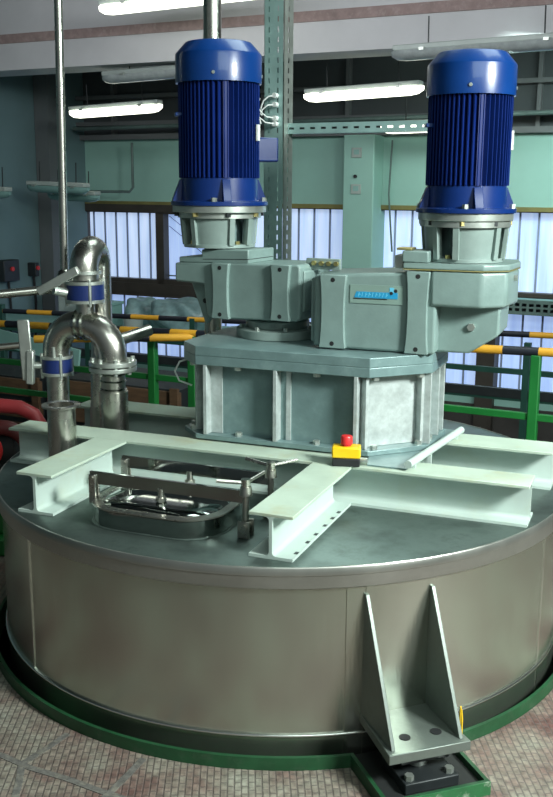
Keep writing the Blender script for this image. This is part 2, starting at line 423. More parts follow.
# bolts above and below
def ped_bolt(x, y, z, up): MB().hexbolt((x, y, z), (0, 0, up), .0125, .013).build('bolt', M['silver'], ped)
for x in (-.15, .13): ped_bolt(x, -HD+.022, .2575, -1); ped_bolt(x, -HD+.024, .017, 1)
for t in (.14, .86):
    x = UR-CR+CR*t-.014; y = -HD+CR*t+.014
    ped_bolt(x, y, .2575, -1); ped_bolt(x, y, .017, 1)
for x, y in ((UF+.05, -HD+.058), (UF+.022, -HD+.12), (UR-.022, -.04), (UR-.022, .06)):
    ped_bolt(x, y, .2575, -1); ped_bolt(x, y, .017, 1)
# drip edge rail on the right
rl = thing('edge_rail', 'short white round rail along the right side of the pedestal base', 'rail', AP(.551, -.355, .1285), RA)
e0 = V((0, 0, .022)); e1 = V((.063, .505, .022))
MB().cyl(e0, e1, .0125, seg=16).build('tube', M['white'], rl)
for t in (.10, .38, .9):
    q = e0 + (e1-e0)*t; MB().b2(q.x-.006, q.x+.006, q.y-.006, q.y+.006, (.0 if t < .3 or t > .8 else -.128), .012).build('post', M['white'], rl)
# grey loop of wire at left corner
mb = MB(); mb.tube([AP(-.30, -.14, .388), AP(-.335, -.145, .375), AP(-.355, -.145, .34), AP(-.34, -.14, .305), AP(-.295, -.13, .29)], .0035, 8)
tag(mb.build('earth_strap', M['cable']), 'thin white wire loop at the left corner of the pedestal', 'wire')

# ------------------------------------------------------------------ gear motors
def fin_motor(root, ax, z0, R, L_shield, L_fin, L_cowl, finrot, capr):
    x, y = ax
    # flange shield with ears
    mb = MB(); mb.lathe([(0, 0), (R*1.20, 0), (R*1.20, .014), (R*.97, .016), (R*.95, L_shield), (0, L_shield)], (x, y, z0), 48)
    for k in range(4):
        a = finrot + pi/4 + k*pi/2
        R3 = Matrix.Rotation(a, 3, 'Z'); Rm = lambda px_, dy, z, R3=R3: V((x, y, z0)) + R3 @ V((px_, dy, z))
        mb.loft([[Rm(p, dy, z) for p, z in ((R*.9, .012), (R*1.17, .012), (R*1.17, .02), (R*.98, L_shield*.95), (R*.9, L_shield*.95))] for dy in (-.014, .014)])
    mb.build('end_shield', M['bluemid'], root, bev=.0015)
    for k in range(4):
        a = finrot + k*pi/2 + .5
        MB().hexbolt((x+R*1.1*cos(a), y+R*1.1*sin(a), z0+.014), (0, 0, 1), .0105, .014).build('bolt', M['silver'], root)
    # finned frame
    z1 = z0 + L_shield; z2 = z1 + L_fin
    mb = MB(); mb.lathe([(0, 0), (R*.80, 0), (R*.80, L_fin), (0, L_fin)], (x, y, z1), 48)
    for q in range(4):
        a = finrot + q*pi/2; R3 = Matrix.Rotation(a, 3, 'Z')
        nf = 13
        for i in range(nf):
            t = (i/(nf-1)-.5)*2*R*.66
            ro = sqrt((R*.985)**2-t*t); ri = R*.60
            mb.box(V((x, y, z1+L_fin/2)) + R3 @ V(((ro+ri)/2, t, 0)), (ro-ri, .0042, L_fin-.002), R3)
        # quadrant rib
        R4 = Matrix.Rotation(a+pi/4, 3, 'Z')
        mb.box(V((x, y, z1+L_fin/2)) + R4 @ V((R*.86, 0, 0)), (R*.24, .019, L_fin), R4)
    mb.build('finned_frame', M['bluefin'], root)
    # lifting lugs on the quadrant ribs
    for k in (2, 3):
        a = finrot+pi/4+k*pi/2; R4 = Matrix.Rotation(a, 3, 'Z')
        mb = MB(); mb.box(V((x, y, z1+L_fin*.66)) + R4 @ V((R*1.0, .012, 0)), (.026, .036, .012), R4); mb.build('lug', M['blue'], root, bev=.002)
    # fan cowl
    mb = MB(); c = L_cowl
    mb.lathe([(R*.96, 0), (R*1.045, 0), (R*1.045, c*.68), (R*1.03, c*.72), (R*.80, c*.985), (R*.76, c), (0, c), (0, c*.96), (R*.74, c*.96), (R*.98, c*.66), (R*.98, .004)], (x, y, z2-.006), 64, cap=False)
    mb.build('fan_cowl', M['blue'], root, sharp=25)
    mb = MB()
    for k in range(5): mb.lathe([(R*(.12+.12*k), c), (R*(.16+.12*k), c), (R*(.16+.12*k), c+.0015), (R*(.12+.12*k), c+.0015), (R*(.12+.12*k), c)], (x, y, z2-.006), 40, cap=False)
    mb.build('grille', M['dark'], root)
    for k in range(4):
        a = finrot + .5 + k*pi/2; d = V((cos(a), sin(a), 0))
        MB().hexbolt(V((x, y, z2+c*.14)) + d*(R*1.043), d, .006, .004).build('screw', M['silver'], root)
    return z2 + c
def bell(root, ax, z0, z1, rb, rt, Rfl, rot):
    x, y = ax; H = z1-z0
    mb = MB(); mb.lathe([(0, 0), (rb*1.03, 0), (rb*1.03, .012), (rb*.7, .016), (rb*.7, .012), (0, .012)], (x, y, z0), 48, cap=False)
    for k in range(4):
        a = rot + k*pi/2; w = .52
        rings = []
        for s_ in range(5):
            t = s_/4; z = .010 + (H-.026)*t; r = rb + (rt-rb)*t; ring = []
            for i in range(7): aa = a - w + 2*w*i/6; ring.append(V((x+r*cos(aa), y+r*sin(aa), z0+z)))
            for i in range(7): aa = a + w - 2*w*i/6; ring.append(V((x+(r-.022)*cos(aa), y+(r-.022)*sin(aa), z0+z)))
            rings.append(ring)
        mb.loft(rings)
        for e in (-1, 1):
            aa = a + e*w; R3 = Matrix.Rotation(aa, 3, 'Z')
            mb.bar(V((x, y, z0+.01)) + R3 @ V((rb+.004, 0, 0)), V((x, y, z1-.012)) + R3 @ V((rt+.004, 0, 0)), .014, .02, (-sin(aa), cos(aa), 0))
    mb.lathe([(rt*.7, H-.018), (rt*1.08, H-.018), (rt*1.08, H), (rt*.7, H), (rt*.7, H-.018)], (x, y, z0), 64, cap=False)
    mb.build('bell_housing', M['gearlight'], root, bev=.0012)
    MB().lathe([(0, 0), (rb*.66, 0), (rb*.66, H*.86), (0, H*.86)], (x, y, z0+.012), 32).build('coupling', M['ped'], root)
    MB().lathe([(rt*.8, H-.019), (rt*1.10, H-.019), (rt*1.10, H-.001), (rt*.8, H-.001), (rt*.8, H-.019)], (x, y, z0), 64, cap=False).build('collar', M['silver'], root)
    MB().lathe([(0, 0), (Rfl, 0), (Rfl, .024), (0, .024)], (x, y, z1+.0005), 72).build('motor_flange', M['silver'], root, bev=.002)
    for k in range(8):
        a = rot + pi/8 + k*pi/4
        MB().hexbolt((x+Rfl*.92*cos(a), y+Rfl*.92*sin(a), z1+.0005), (0, 0, -1), .0095, .014).build('bolt', M['brass' if k % 2 else 'dark'], root)
    for k in range(4):
        a = rot + pi/4 + k*pi/2
        MB().hexbolt((x+rb*.9*cos(a), y+rb*.9*sin(a), z0+.012), (0, 0, 1), .009, .012).build('bolt', M['brass'], root)

def vprism(mb, pts, v0, v1):   # profile in (u,z), depth along v
    return mb.prism(pts, v0, v1, lambda a, b, c: V((a, c, b)))
def pad(root, u0, u1, z0, z1, vf, waist=.012, mat='gear'):
    n = 8; pl = []; pr = []
    for i in range(n+1):
        t = i/n; wv = waist*sin(pi*t)**.7
        pl.append((u0+wv*.55, z0+(z1-z0)*t)); pr.append((u1-wv*.55, z0+(z1-z0)*t))
    mb = MB(); vprism(mb, pl+pr[::-1], vf-.014, vf+.02)
    o = mb.build('mounting_pad', M[mat], root, bev=.003)
    for z in (z0+.016, z1-.016):
        h = MB().cyl(((u0+u1)/2, vf-.0146, z), ((u0+u1)/2, vf-.012, z), .0075, seg=16).build('bolt_hole', M['black'], o)

# left gear motor
LR = radians(-28)
ZL = .44
lg = thing('gear_motor', 'left gear motor, blue finned motor upright on grey green gearbox over round flange', 'gear motor', (-.018, .097, ZL), LR)
LGO = Matrix.Translation((0, 0, -ZL))
def lgb(mb, name, mat, **k): return mb.build(name, mat, lg, M4=LGO, **k)
mb = MB()
vprism(mb, [(-.345, .645), (-.345, .712), (.150, .724), (.160, .715), (.160, .545), (.150, .530), (-.19, .520), (-.212, .53), (-.224, .640)], -.146, .09)
mb2 = lgb(mb, 'gear_case', M['gear'], bev=.009, seg=3)
mb = MB(); vprism(mb, [(.158, .56), (.158, .705), (.168, .70), (.168, .565)], -.125, .07); lgb(mb, 'end_cover', M['gear'], bev=.004)
mb = MB(); vprism(mb, [(-.332, .712), (-.332, .733), (-.236, .737), (-.236, .762), (-.045, .766), (-.045, .718)], -.138, .05); lgb(mb, 'top_block', M['gear'], bev=.004)
mb = MB(); vprism(mb, [(-.23, .727), (-.23, .729), (-.044, .735), (-.044, .733)], -.1388, .0505); lgb(mb, 'gasket', M['dark'])
mb = MB(); vprism(mb, [(-.305, .640), (-.235, .640), (-.215, .53), (-.245, .49), (-.262, .53)], -.10, -.072); lgb(mb, 'torque_arm', M['gear'], bev=.003)
lgb(MB().cyl((-.247, -.1008, .575), (-.247, -.098, .575), .009, seg=16), 'arm_hole', M['black'])
mb = MB(); mb.b2(.14, .268, -.06, -.045, .705, .742); lgb(mb, 'bolted_plate', M['gearlight'], bev=.002)
for i in range(4): lgb(MB().hexbolt((.172+.028*i, -.06, .726), (0, -1, 0), .0085, .010), 'bolt', M['brass'])
class _S: pass
# pads, bell, motor are made in gearbox-local z, then shifted
def shifted(root, dz):
    sh = []
    return sh
before = set(lg.children)
pad(lg, -.185, -.112, .522, .718, -.146); pad(lg, .052, .128, .530, .722, -.146)
bell(lg, (-.226, -.03), .767, .890, .126, .136, .168, LR*0+radians(-70))
fin_motor(lg, (-.226, -.03), .9145, .145, .095, .328, .138, radians(-94), .1)
# white name plate and terminal box
R3 = Matrix.Rotation(radians(6), 3, 'Z')
MB().box(V((-.226, -.03, 1.165)) + R3 @ V((.151, 0, 0)), (.006, .022, .055), R3).build('name_plate', M['cable'], lg)
R3 = Matrix.Rotation(radians(48), 3, 'Z')
MB().box(V((-.226, -.03, 1.11)) + R3 @ V((.165, 0, 0)), (.09, .09, .085), R3).build('terminal_box', M['bluemid'], lg, bev=.006)
for o in set(lg.children)-before: o.location.z -= ZL
# output flange stack below (on pedestal deck)
of = thing('output_flange', 'two stacked round grey steel flanges between pedestal deck and left gearbox', 'flange', (-.018, .097, .4548))
MB().lathe([(0, 0), (.150, 0), (.150, .030), (.13, .034), (0, .034)], seg=64).build('lower_ring', M['gearlight'], of, bev=.002)
MB().lathe([(0, .034), (.114, .034), (.114, .060), (.108, .0635), (0, .0635)], seg=64).build('upper_ring', M['gearlight'], of, bev=.002)
for k in range(8):
    a = k*pi/4 + .2; MB().hexbolt((.133*cos(a), .133*sin(a), .033), (0, 0, 1), .009, .011).build('bolt', M['silver'], of)

# right gear motor
RR = radians(-20); ZR = .44
rg = thing('gear_motor', 'right gear motor, blue finned motor on grey green gearbox with blue label', 'gear motor', (.10, -.03, ZR), RR)
before = set(rg.children)
mb = MB(); vprism(mb, [(.050, .462), (.050, .694), (.060, .70), (.46, .722), (.46, .456), (.36, .456), (.10, .458)], -.142, .12)
mb.build('gear_case', M['gear'], rg, bev=.010, seg=3)
mb = MB(); vprism(mb, [(.036, .475), (.036, .685), (.052, .69), (.052, .47)], -.125, .10); mb.build('end_cover', M['gear'], rg, bev=.004)
mb = MB(); zt = .738
pl = [(.44, -.150), (.60, -.150), (.672, -.095), (.690, .05), (.670, .155), (.44, .155)]
mb.loft([[V((a, b, z)) for a, b in pl] for z in (.612, .726)]); mb.build('motor_seat', M['gear'], rg, bev=.010, seg=3)
mb = MB(); pl2 = [(.35, -.152), (.605, -.152), (.678, -.095), (.694, .05), (.675, .157), (.35, .157)]
mb.loft([[V((a, b, z)) for a, b in pl2] for z in (.7285, .748)]); mb.build('adapter_plate', M['gear'], rg, bev=.004)
mb = MB(); mb.loft([[V((a, b, z)) for a, b in [(p[0], p[1]) for p in pl2]] for z in (.7262, .7290)]); mb.build('gasket', M['ledge'], rg)
mb = MB(); vprism(mb, [(.44, .625), (.655, .625), (.652, .520), (.560, .458), (.44, .456)], -.085, .14); mb.build('lower_case', M['gear'], rg, bev=.008, seg=3)
mb = MB(); mb.b2(.345, .43, -.145, -.02, .7485, .785); mb.build('oil_box', M['gear'], rg, bev=.004)
MB().b2(.318, .346, -.13, -.05, .728, .77).build('breather', M['silver'], rg, bev=.003)
MB().b2(.322, .372, -.125, -.06, .7855, .793).build('bracket', M['brass'], rg, bev=.002)
MB().hexbolt((.565, -.085, .545), (0, -1, 0), .013, .010).build('drain_plug', M['silver'], rg)
MB().hexbolt((.683, -.01, .70), (1, 0, 0), .010, .010).build('plug', M['silver'], rg)
for u in (.19, .26): MB().hexbolt((u, -.10, .458), (0, 0, -1), .012, .0035).build('bolt', M['silver'], rg)
pad(rg, .074, .166, .459, .701, -.142); pad(rg, .362, .440, .4565, .722, -.142)
bell(rg, (.516, .0), .749, .879, .122, .132, .152, radians(-62))
fin_motor(rg, (.516, .0), .9035, .133, .084, .280, .132, radians(-110), .1)
R3 = Matrix.Rotation(radians(25), 3, 'Z')
MB().box(V((.516, .0, 1.13)) + R3 @ V((.139, -.0, 0)), (.008, .02, .06), R3).build('name_plate', M['cable'], rg)
# label plate with blue lettering band and logo
lb = MB().b2(.176, .352, -.1445, -.142, .612, .672).build('label_plate', M['label_pale'], rg)
lb['label'] = 'blue lettered maker label'
mb = MB(); vprism(mb, [(.190, .630), (.335, .630), (.335, .650), (.198, .650)], -.1455, -.1446); mb.build('name_band', M['label_blue'], lb)
mb = MB()
for i in range(9):
    x = .203 + i*.0115
    vprism(mb, [(x, .634), (x+.0028, .634), (x+.0058, .648), (x+.003, .648)], -.1460, -.1456)
    if i % 3 != 1: vprism(mb, [(x+.003, .640), (x+.008, .640), (x+.0085, .643), (x+.0035, .643)], -.1460, -.1456)
mb.build('lettering', M['label_light'], lb)
mb = MB(); vprism(mb, [(.188, .6255), (.300, .6265), (.300, .629), (.188, .628)], -.1455, -.1446); mb.build('underline', M['black'], lb)
mb = MB(); vprism(mb, [(.308, .650), (.322, .650), (.322, .666), (.308, .666)], -.1455, -.1446); mb.build('logo_square', M['label_light'], lb)
mb = MB(); mb.cyl((.314, -.1462, .648), (.314, -.1446, .648), .0055, seg=16); mb.cyl((.328, -.1462, .656), (.328, -.1446, .656), .0055, seg=16); mb.build('logo_dots', M['black'], lb)
for o in set(rg.children)-before: o.location.z -= ZR

# ------------------------------------------------------------------ manway hatch
mw = thing('manway_hatch', 'shiny oval stainless manway hatch with two clamp bars on the tank lid', 'hatch', AP(-.092, -.665, .0008), RA)
def stad(hw, hd, n=12):
    pts = []
    r = hd*.78
    for cx, cy, a0 in ((hw-r, -hd+r, -pi/2), (hw-r, hd-r, 0), (-hw+r, hd-r, pi/2), (-hw+r, -hd+r, pi)):
        for i in range(n+1):
            a = a0 + pi/2*i/n; pts.append((cx+r*cos(a), cy+r*sin(a)))
    return pts
def ringz(prof, hw, hd): return [[V((x-.010, y-.028, z)) for x, y in stad(hw+o_, hd+o_)] for o_, z in prof]
MB().loft(ringz([(0, 0), (0, .052), (-.006, .054), (-.006, 0)], .212, .155), True, False).build('neck', M['mirror'], mw)
MB().loft(ringz([(.0, .054), (.006, .056), (.006, .060), (-.02, .062), (-.024, .057), (-.024, .054), (0, .054)], .212, .155), True, False).build('rim', M['steel'], mw)
MB().loft(ringz([(-.0, .056), (-.012, .064), (-.045, .068), (-.09, .071), (-.125, .072)], .189, .132), True, True).build('cover', M['mirror'], mw, sharp=80)
MB().loft(ringz([(0, .0005), (.007, .0005), (.005, .003), (0, .003)], .212, .155), True, False).build('weld_fillet', M['lid'], mw)
for y, nm in ((-.085, 0), (.105, 1)):
    bar = MB().b2(-.240, .268, y-.005, y+.005, .100, .138).build('clamp_bar', M['mirror'], mw, bev=.0008)
    for s_ in (-1, 1): MB().b2(-.240, -.216, y+s_*.0095-.004, y+s_*.0095+.004, .04, .130).build('hinge_lug', M['steel'], mw, bev=.002)
    MB().cyl((-.228, y-.020, .120), (-.228, y+.020, .120), .0075, seg=16).build('hinge_pin', M['steel'], mw)
    MB().cyl((0, y, .069), (0, y, .112), .010, seg=16).build('stud', M['steel'], mw)
    MB().hexbolt((0, y, .0725), (0, 0, 1), .016, .012).build('nut', M['steel'], mw)
    # swing bolt with star handle
    bx = .272
    sb = MB().cyl((bx, y, .03), (bx, y, .155), .0095, seg=16).build('swing_bolt', M['steel'], mw)
    MB().cyl((bx, y, .125), (bx, y, .150), .019, .016, seg=20).build('collar', M['steel'], sb)
    MB().cyl((bx, y, .145), (bx, y, .172), .0135, seg=20).build('hub', M['steel'], sb)
    for a in (radians(215 if nm == 0 else 175), radians(75 if nm == 0 else 40)):
        MB().cyl((bx, y, .160), (bx+.085*cos(a), y+.085*sin(a), .172), .0058, seg=12).build('handle_arm', M['steel'], sb)
    for s_ in (-1, 1): MB().b2(bx-.018, bx+.018, y+s_*.017-.004, y+s_*.017+.004, 0, .05).build('pivot_lug', M['steel'], mw, bev=.002)
    MB().cyl((bx, y-.028, .032), (bx, y+.028, .032), .012, seg=16).build('pivot_pin', M['steel'], mw)

# ------------------------------------------------------------------ emergency stop box
es = thing('emergency_stop', 'yellow emergency stop box with red mushroom button on the white beam', 'stop button', AP(.352, -.352, .1285), radians(-6))
MB().b2(-.043, .043, -.026, .026, 0, .026).build('base', M['black'], es, bev=.003)
MB().b2(-.045, .045, -.027, .027, .026, .062).build('cover', M['yellow'], es, bev=.005)
MB().lathe([(0, .062), (.014, .062), (.014, .066), (.0185, .067), (.0185, .090), (.016, .094), (0, .095)], seg=32).build('button', M['red'], es)
MB().cyl((.045, 0, .016), (.066, -.004, .014), .010, seg=12).build('cable_gland', M['silver'], es)

# ------------------------------------------------------------------ pipework at the left
def disc(mb, c, r, h, axis=(0, 0, 1)): a = V(axis).normalized(); c = V(c); return mb.cyl(c-a*h/2, c+a*h/2, r, seg=40)
# stub nozzle
P = AP(-.640, -.435, 0)
st = thing('open_nozzle', 'short open stainless nozzle with flared lip standing left of the white beam', 'nozzle', (P.x, P.y, .0008))
MB().lathe([(.044, 0), (.048, 0), (.048, .240), (.066, .246), (.066, .252), (.044, .252), (.044, 0)], seg=48, cap=False).build('tube', M['steel'], st)
MB().lathe([(.048, .0), (.056, .0), (.05, .008), (.048, .008)], seg=40, cap=False).build('weld_collar', M['lid'], st)

# double bend between the two flanged risers
def V3(px_x, y, z): return V((px_x, y, z))
pb = thing('pipe_bend_assembly', 'polished stainless double bend pipe with flanges rising from the tank', 'pipework', (-.627, .14, .0008))
oz = V((-.627, .14, .0008))
def pbb(mb, n_, m_, **k): return mb.build(n_, m_, pb, M4=Matrix.Translation(-oz), **k)
R0 = V((-.627, .14, 0)); L0 = V((-.852, .225, 0)); rp = .052
pbb(MB().cyl(R0+V((0, 0, .0008)), R0+V((0, 0, .235)), .053, seg=40), 'riser', M['steel'])
pbb(MB().cyl(R0+V((0, 0, .235)), R0+V((0, 0, .33)), .044, seg=40), 'neck', M['steel'])
for z in (.245, .275, .30): pbb(MB().lathe([(.044, -.004), (.050, 0), (.044, .004)], R0+V((0, 0, z)), 40, cap=False), 'clamp_ring', M['mirror'])
for z in (.322, .343):
    f = pbb(disc(MB(), R0+V((0, 0, z)), .088, .016), 'flange', M['silver'], bev=.002)
for k in range(8):
    a = k*pi/4+.3; q = R0+V((.074*cos(a), .074*sin(a), 0))
    pbb(MB().cyl(q+V((0, 0, .304)), q+V((0, 0, .364)), .008, seg=8), 'bolt', M['silver'])
mid = (R0+L0)/2; dLR = (L0-R0); hl = dLR.length/2; dn = dLR.normalized()
rb = hl*.93
zt = .352
pts = [R0+V((0, 0, zt))] + [R0 + dn*(rb-rb*cos(t)) + V((0, 0, zt+.02+rb*.95*sin(t))) for t in [pi/2*i/12 for i in range(0, 13)]]
pbb(MB().tube(pts, rp, 28), 'right_elbow', M['steel'])
pts2 = [L0+V((0, 0, zt+.005))] + [L0 - dn*(rb-rb*cos(t)) + V((0, 0, zt+.02+rb*.95*sin(t))) for t in [pi/2*i/12 for i in range(0, 13)]]
pbb(MB().tube(pts2, rp*.98, 28), 'left_elbow', M['steel'])
ztop = zt+.02+rb*.95
c0 = R0+dn*(rb-.01)+V((0, 0, ztop)); c1 = L0-dn*(rb-.01)+V((0, 0, ztop))
pbb(MB().cyl(c0, c1, rp, seg=28), 'joint_pipe', M['steel'])
for t in (.15, .85):
    q = c0+(c1-c0)*t; pbb(disc(MB(), q, .060, .010, dn), 'clamp_ring', M['mirror'])
# left wafer valve
def wafer_valve(name, c, label, rot, rfl=.060, h=.05):
    vv = thing(name, label, 'valve', c, rot)
    MB().lathe([(0, -h/2), (rfl*.97, -h/2), (rfl*.97, h/2), (0, h/2)], seg=40).build('body', M['bluedark'], vv)
    for s_ in (-1, 1): MB().lathe([(0, 0), (rfl, 0), (rfl, .012), (0, .012)], (0, 0, s_*(h/2+.0065)-.006), 40).build('flange', M['silver'], vv, bev=.0015)
    for k in range(4):
        a = k*pi/2+.45; MB().cyl((rfl*.95*cos(a), rfl*.95*sin(a), -h/2-.022), (rfl*.95*cos(a), rfl*.95*sin(a), h/2+.022), .006, seg=8).build('tie_bolt', M['silver'], vv)
    return vv
v1 = wafer_valve('butterfly_valve', (L0.x, L0.y, .318), 'blue butterfly valve with upright grey lever on the left pipe bend', radians(0))
MB().cyl((-.055, -.02, 0), (-.095, -.03, 0), .014, seg=16).build('stem', M['silver'], v1)
MB().bar((-.103, -.03, -.055), (-.112, -.035, .175), .045, .012, (0, 1, 0)).build('lever', M['silver'], v1, bev=.004)
MB().bar((-.097, -.03, -.07), (-.09, -.03, .06), .03, .03, (0, 1, 0)).build('actuator', M['silver'], v1, bev=.006)
MB().cyl((.0, -.05, .03), (.0, -.05, .075), .008, seg=10).build('pin', M['silver'], v1)
lower = MB().cyl((L0.x, L0.y, .0008), (L0.x, L0.y, .278), .041, seg=36)
o = lower.build('riser_pipe', M['steel']); tag(o, 'plain stainless riser pipe below the left blue valve', 'pipe')
# top valve on the bend
T0 = V((-.728, .178, 0))
v2 = wafer_valve('butterfly_valve', (T0.x, T0.y, .600), 'blue butterfly valve with slanted grey lever at the top of the pipe bend', radians(0), .072, .054)
MB().cyl((-.06, -.04, .0), (-.10, -.065, .01), .016, seg=16).build('stem', M['silver'], v2)
MB().bar((-.148, -.09, .008), (.0, -.11, .088), .026, .030, (0, 0, 1)).build('lever', M['silver'], v2, bev=.003)
pbb(MB().cyl((T0.x, T0.y, .48), (T0.x, T0.y, .5575), .035, seg=32), 'branch_pipe', M['steel'])
# return bend above
ub = thing('return_bend_pipe', 'stainless U shaped return pipe arching from the top valve to the tank', 'pipe', (T0.x, T0.y, .643))
D2 = V((.040, .100, 0)); hd = D2.length/2; d2 = D2.normalized()
pts = [V((0, 0, 0)), V((0, 0, .01))] + [d2*(hd-hd*cos(t)) + V((0, 0, .035+hd*1.3*sin(t))) for t in [pi*i/20 for i in range(21)]] + [D2 + V((0, 0, -.2)), D2+V((-.018, -.008, -.64))]
MB().tube(pts, [.052]*12+[.052-.012*min(1, i/10) for i in range(len(pts)-12)], 28).build('tube', M['steel'], ub)
MB().lathe([(.053, 0), (.062, 0), (.062, .012), (.053, .012)], (0, 0, .022), 36, cap=False).build('ferrule', M['silver'], ub)
# tall riser and its elbow to the left
tp = thing('tall_thin_pipe', 'tall thin polished pipe rising from the top valve to the ceiling', 'pipe', (-.831, .32, .618))
MB().tube([(0.0, 0, .03), (.02, 0, 1.2), (.05, 0, 2.2)], .0155, 20).build('tube', M['steel'], tp)
MB().lathe([(0, -.055), (.022, -.05), (.036, -.02), (.036, .015), (.022, .045), (.016, .05), (0, .05)], (0, 0, 0), 28).build('ball_joint', M['steel'], tp)
hp = MB().tube([(-.87, .31, .595), (-1.33, .16, .56), (-1.95, -.02, .51)], .0165, 18).build('horizontal_pipe', M['steel']); tag(hp, 'polished horizontal pipe running left from the tall thin pipe', 'pipe')
hp2 = MB().tube([(-.985, .20, .395), (-1.45, .15, .355), (-2.0, .08, .31)], .013, 16).build('horizontal_pipe', M['steel']); tag(hp2, 'lower polished horizontal pipe ending at the upright grey lever', 'pipe')
# grey hose arm behind right bend
zb = .643
MB().tube([(.045, .11, .385-zb), (.12, .2, .40-zb), (.20, .27, .42-zb)], .023, 18).build('side_branch', M['steel'], ub)
# big pipe behind left motor
P = HP(-.57, .50, 0)
o = MB().cyl((P.x, P.y, .0008), (P.x+.012, P.y, 2.6), .036, seg=28).build('vertical_pipe', M['steel']); tag(o, 'thick polished vertical pipe behind the left blue motor', 'pipe')

# ------------------------------------------------------------------ perforated struts and cables
def perf_plate(mb, W, L, cols, pitch, sw, sl, f, t=.003):
    # plate in (x 0..W, y 0..L) with slots; f maps (x,y,z)
    xs = [0]
    for c in cols: xs += [c-sw/2, c+sw/2]
    xs.append(W)
    ys = [0]; y = pitch/2
    while y+sl/2 < L: ys += [y-sl/2, y+sl/2]; y += pitch
    ys.append(L)
    for z in (0, t):
        grid = {}
        for j in range(len(ys)-1):
            for i in range(len(xs)-1):
                if i % 2 == 1 and j % 2 == 1: continue
                ids = []
                for a, b in ((i, j), (i+1, j), (i+1, j+1), (i, j+1)):
                    if (a, b) not in grid: grid[(a, b)] = mb.bm.verts.new(f(xs[a], ys[b], z))
                    ids.append(grid[(a, b)])
                mb.bm.faces.new(ids)
    return mb
sp = thing('perforated_post', 'tall galvanised slotted steel post behind the two motors', 'post', (-.026, .60, .0008), radians(-30))
mb = MB(); perf_plate(mb, .085, 2.6, (.022, .062), .038, .006, .020, lambda x, y, z: V((x-.06, z, y))); mb.build('front_web', M['strut'], sp)
mb = MB(); perf_plate(mb, .07, 2.6, (.035,), .038, .010, .020, lambda x, y, z: V((.028+z, x, y))); mb.build('side_flange', M['silver'], sp)
mb = MB(); mb.b2(-.060, -.057, 0, .07, 0, 2.6); mb.build('side_flange', M['strut'], sp)
h0 = HP(-.262, .56, 1.206); h1 = HP(.36, .56, 1.226)
hs = thing('perforated_strut', 'horizontal galvanised slotted strut running from the post to the right motor', 'strut', h0, RH)
mb = MB(); perf_plate(mb, .034, .66, (.017,), .046, .008, .022, lambda x, y, z: V((y, z, x-.017))); mb.build('front_web', M['strut'], hs)
mb = MB(); mb.b2(0, .66, 0, .04, .0172, .020); mb.build('top_flange', M['strut'], hs)
mb = MB(); mb.b2(0, .66, 0, .04, -.020, -.0172); mb.build('bottom_flange', M['strut'], hs)
R30 = Matrix.Rotation(radians(-30), 3, 'Z')
for i, (z, t) in enumerate(((1.330, 'topmost'), (1.296, 'second from the top'), (1.244, 'third from the top'), (1.222, 'lowest'))):
    cg = thing('cable_lead', 'white cable lead with plug on the slotted post, %s of the four' % t, 'cable', V((-.026, .60, z)) + R30 @ V((-.002, -.0005, 0)), radians(-30), 'white cable leads on the slotted post')
    MB().cyl((0, 0, 0), (0, -.022, 0), .010, seg=12).build('plug', M['cable'], cg)
    k = 1 if i < 2 else -1
    MB().tube([(0, -.014, 0), (-.02, -.03-.008*i, -.004*k), (-.04, -.035-.008*i, -.02*k), (-.052-.004*i, -.034-.008*i, -.045*k), (-.05, -.03-.008*i, -.075*k)], .0028, 8).build('wire', M['cable'], cg)

# ------------------------------------------------------------------ railing with striped handrail
def striped(parent, name, p0, p1, r, segs, first=0):
    p0, p1 = V(p0), V(p1)
    mb = MB(); mats = [M['hazy'], M['hazk']]
    a = 0
    ts = segs
    for i in range(len(ts)-1):
        nb = len(mb.bm.faces); mb.cyl(p0+(p1-p0)*ts[i], p0+(p1-p0)*ts[i+1], r, seg=14); mb.bm.faces.ensure_lookup_table()
        for f in mb.bm.faces[nb:]: f.material_index = (i+first) % 2
    return mb.build(name, mats, parent)
def even(n): return [i/n for i in range(n+1)]
gr = thing('platform_railing', 'green steel railing with yellow and black striped handrail behind the tank', 'railing', HP(0, 1.3, -.57), RH)
def grb(mb, n_, m_, **k): return mb.build(n_, m_, gr, **k)
zr = .57
striped(gr, 'handrail', (-3.2, 0, .172+zr), (1.6, 0, .292+zr), .020, even(30))
for z0, z1, nm in ((-.03, -.035, 'mid_rail'), (-.20, -.22, 'mid_rail')):
    grb(MB().b2(-3.2, 1.6, -.012, .012, z0-.016+zr, z0+.016+zr), nm, M['green'], bev=.003)
for u in (-2.75, -2.00, -1.40, -1.15, -.30, .63, 1.5):
    grb(MB().b2(u-.022, u+.022, -.022, .022, 0, zr+.165+(u+3.2)/4.8*.11), 'post', M['green'], bev=.004)
striped(gr, 'return_rail', (-1.14, 0, .205+zr), (-1.85, -.42, .20+zr), .020, [0, .28, .62, 1])
# platform edge skirting wall
mb = MB(); mb.b2(-3.4, 3.4, 1.42, 1.46, -2.6, -.57); struct(mb.build('wall_platform', M['hallfloor'], rotz=RH))
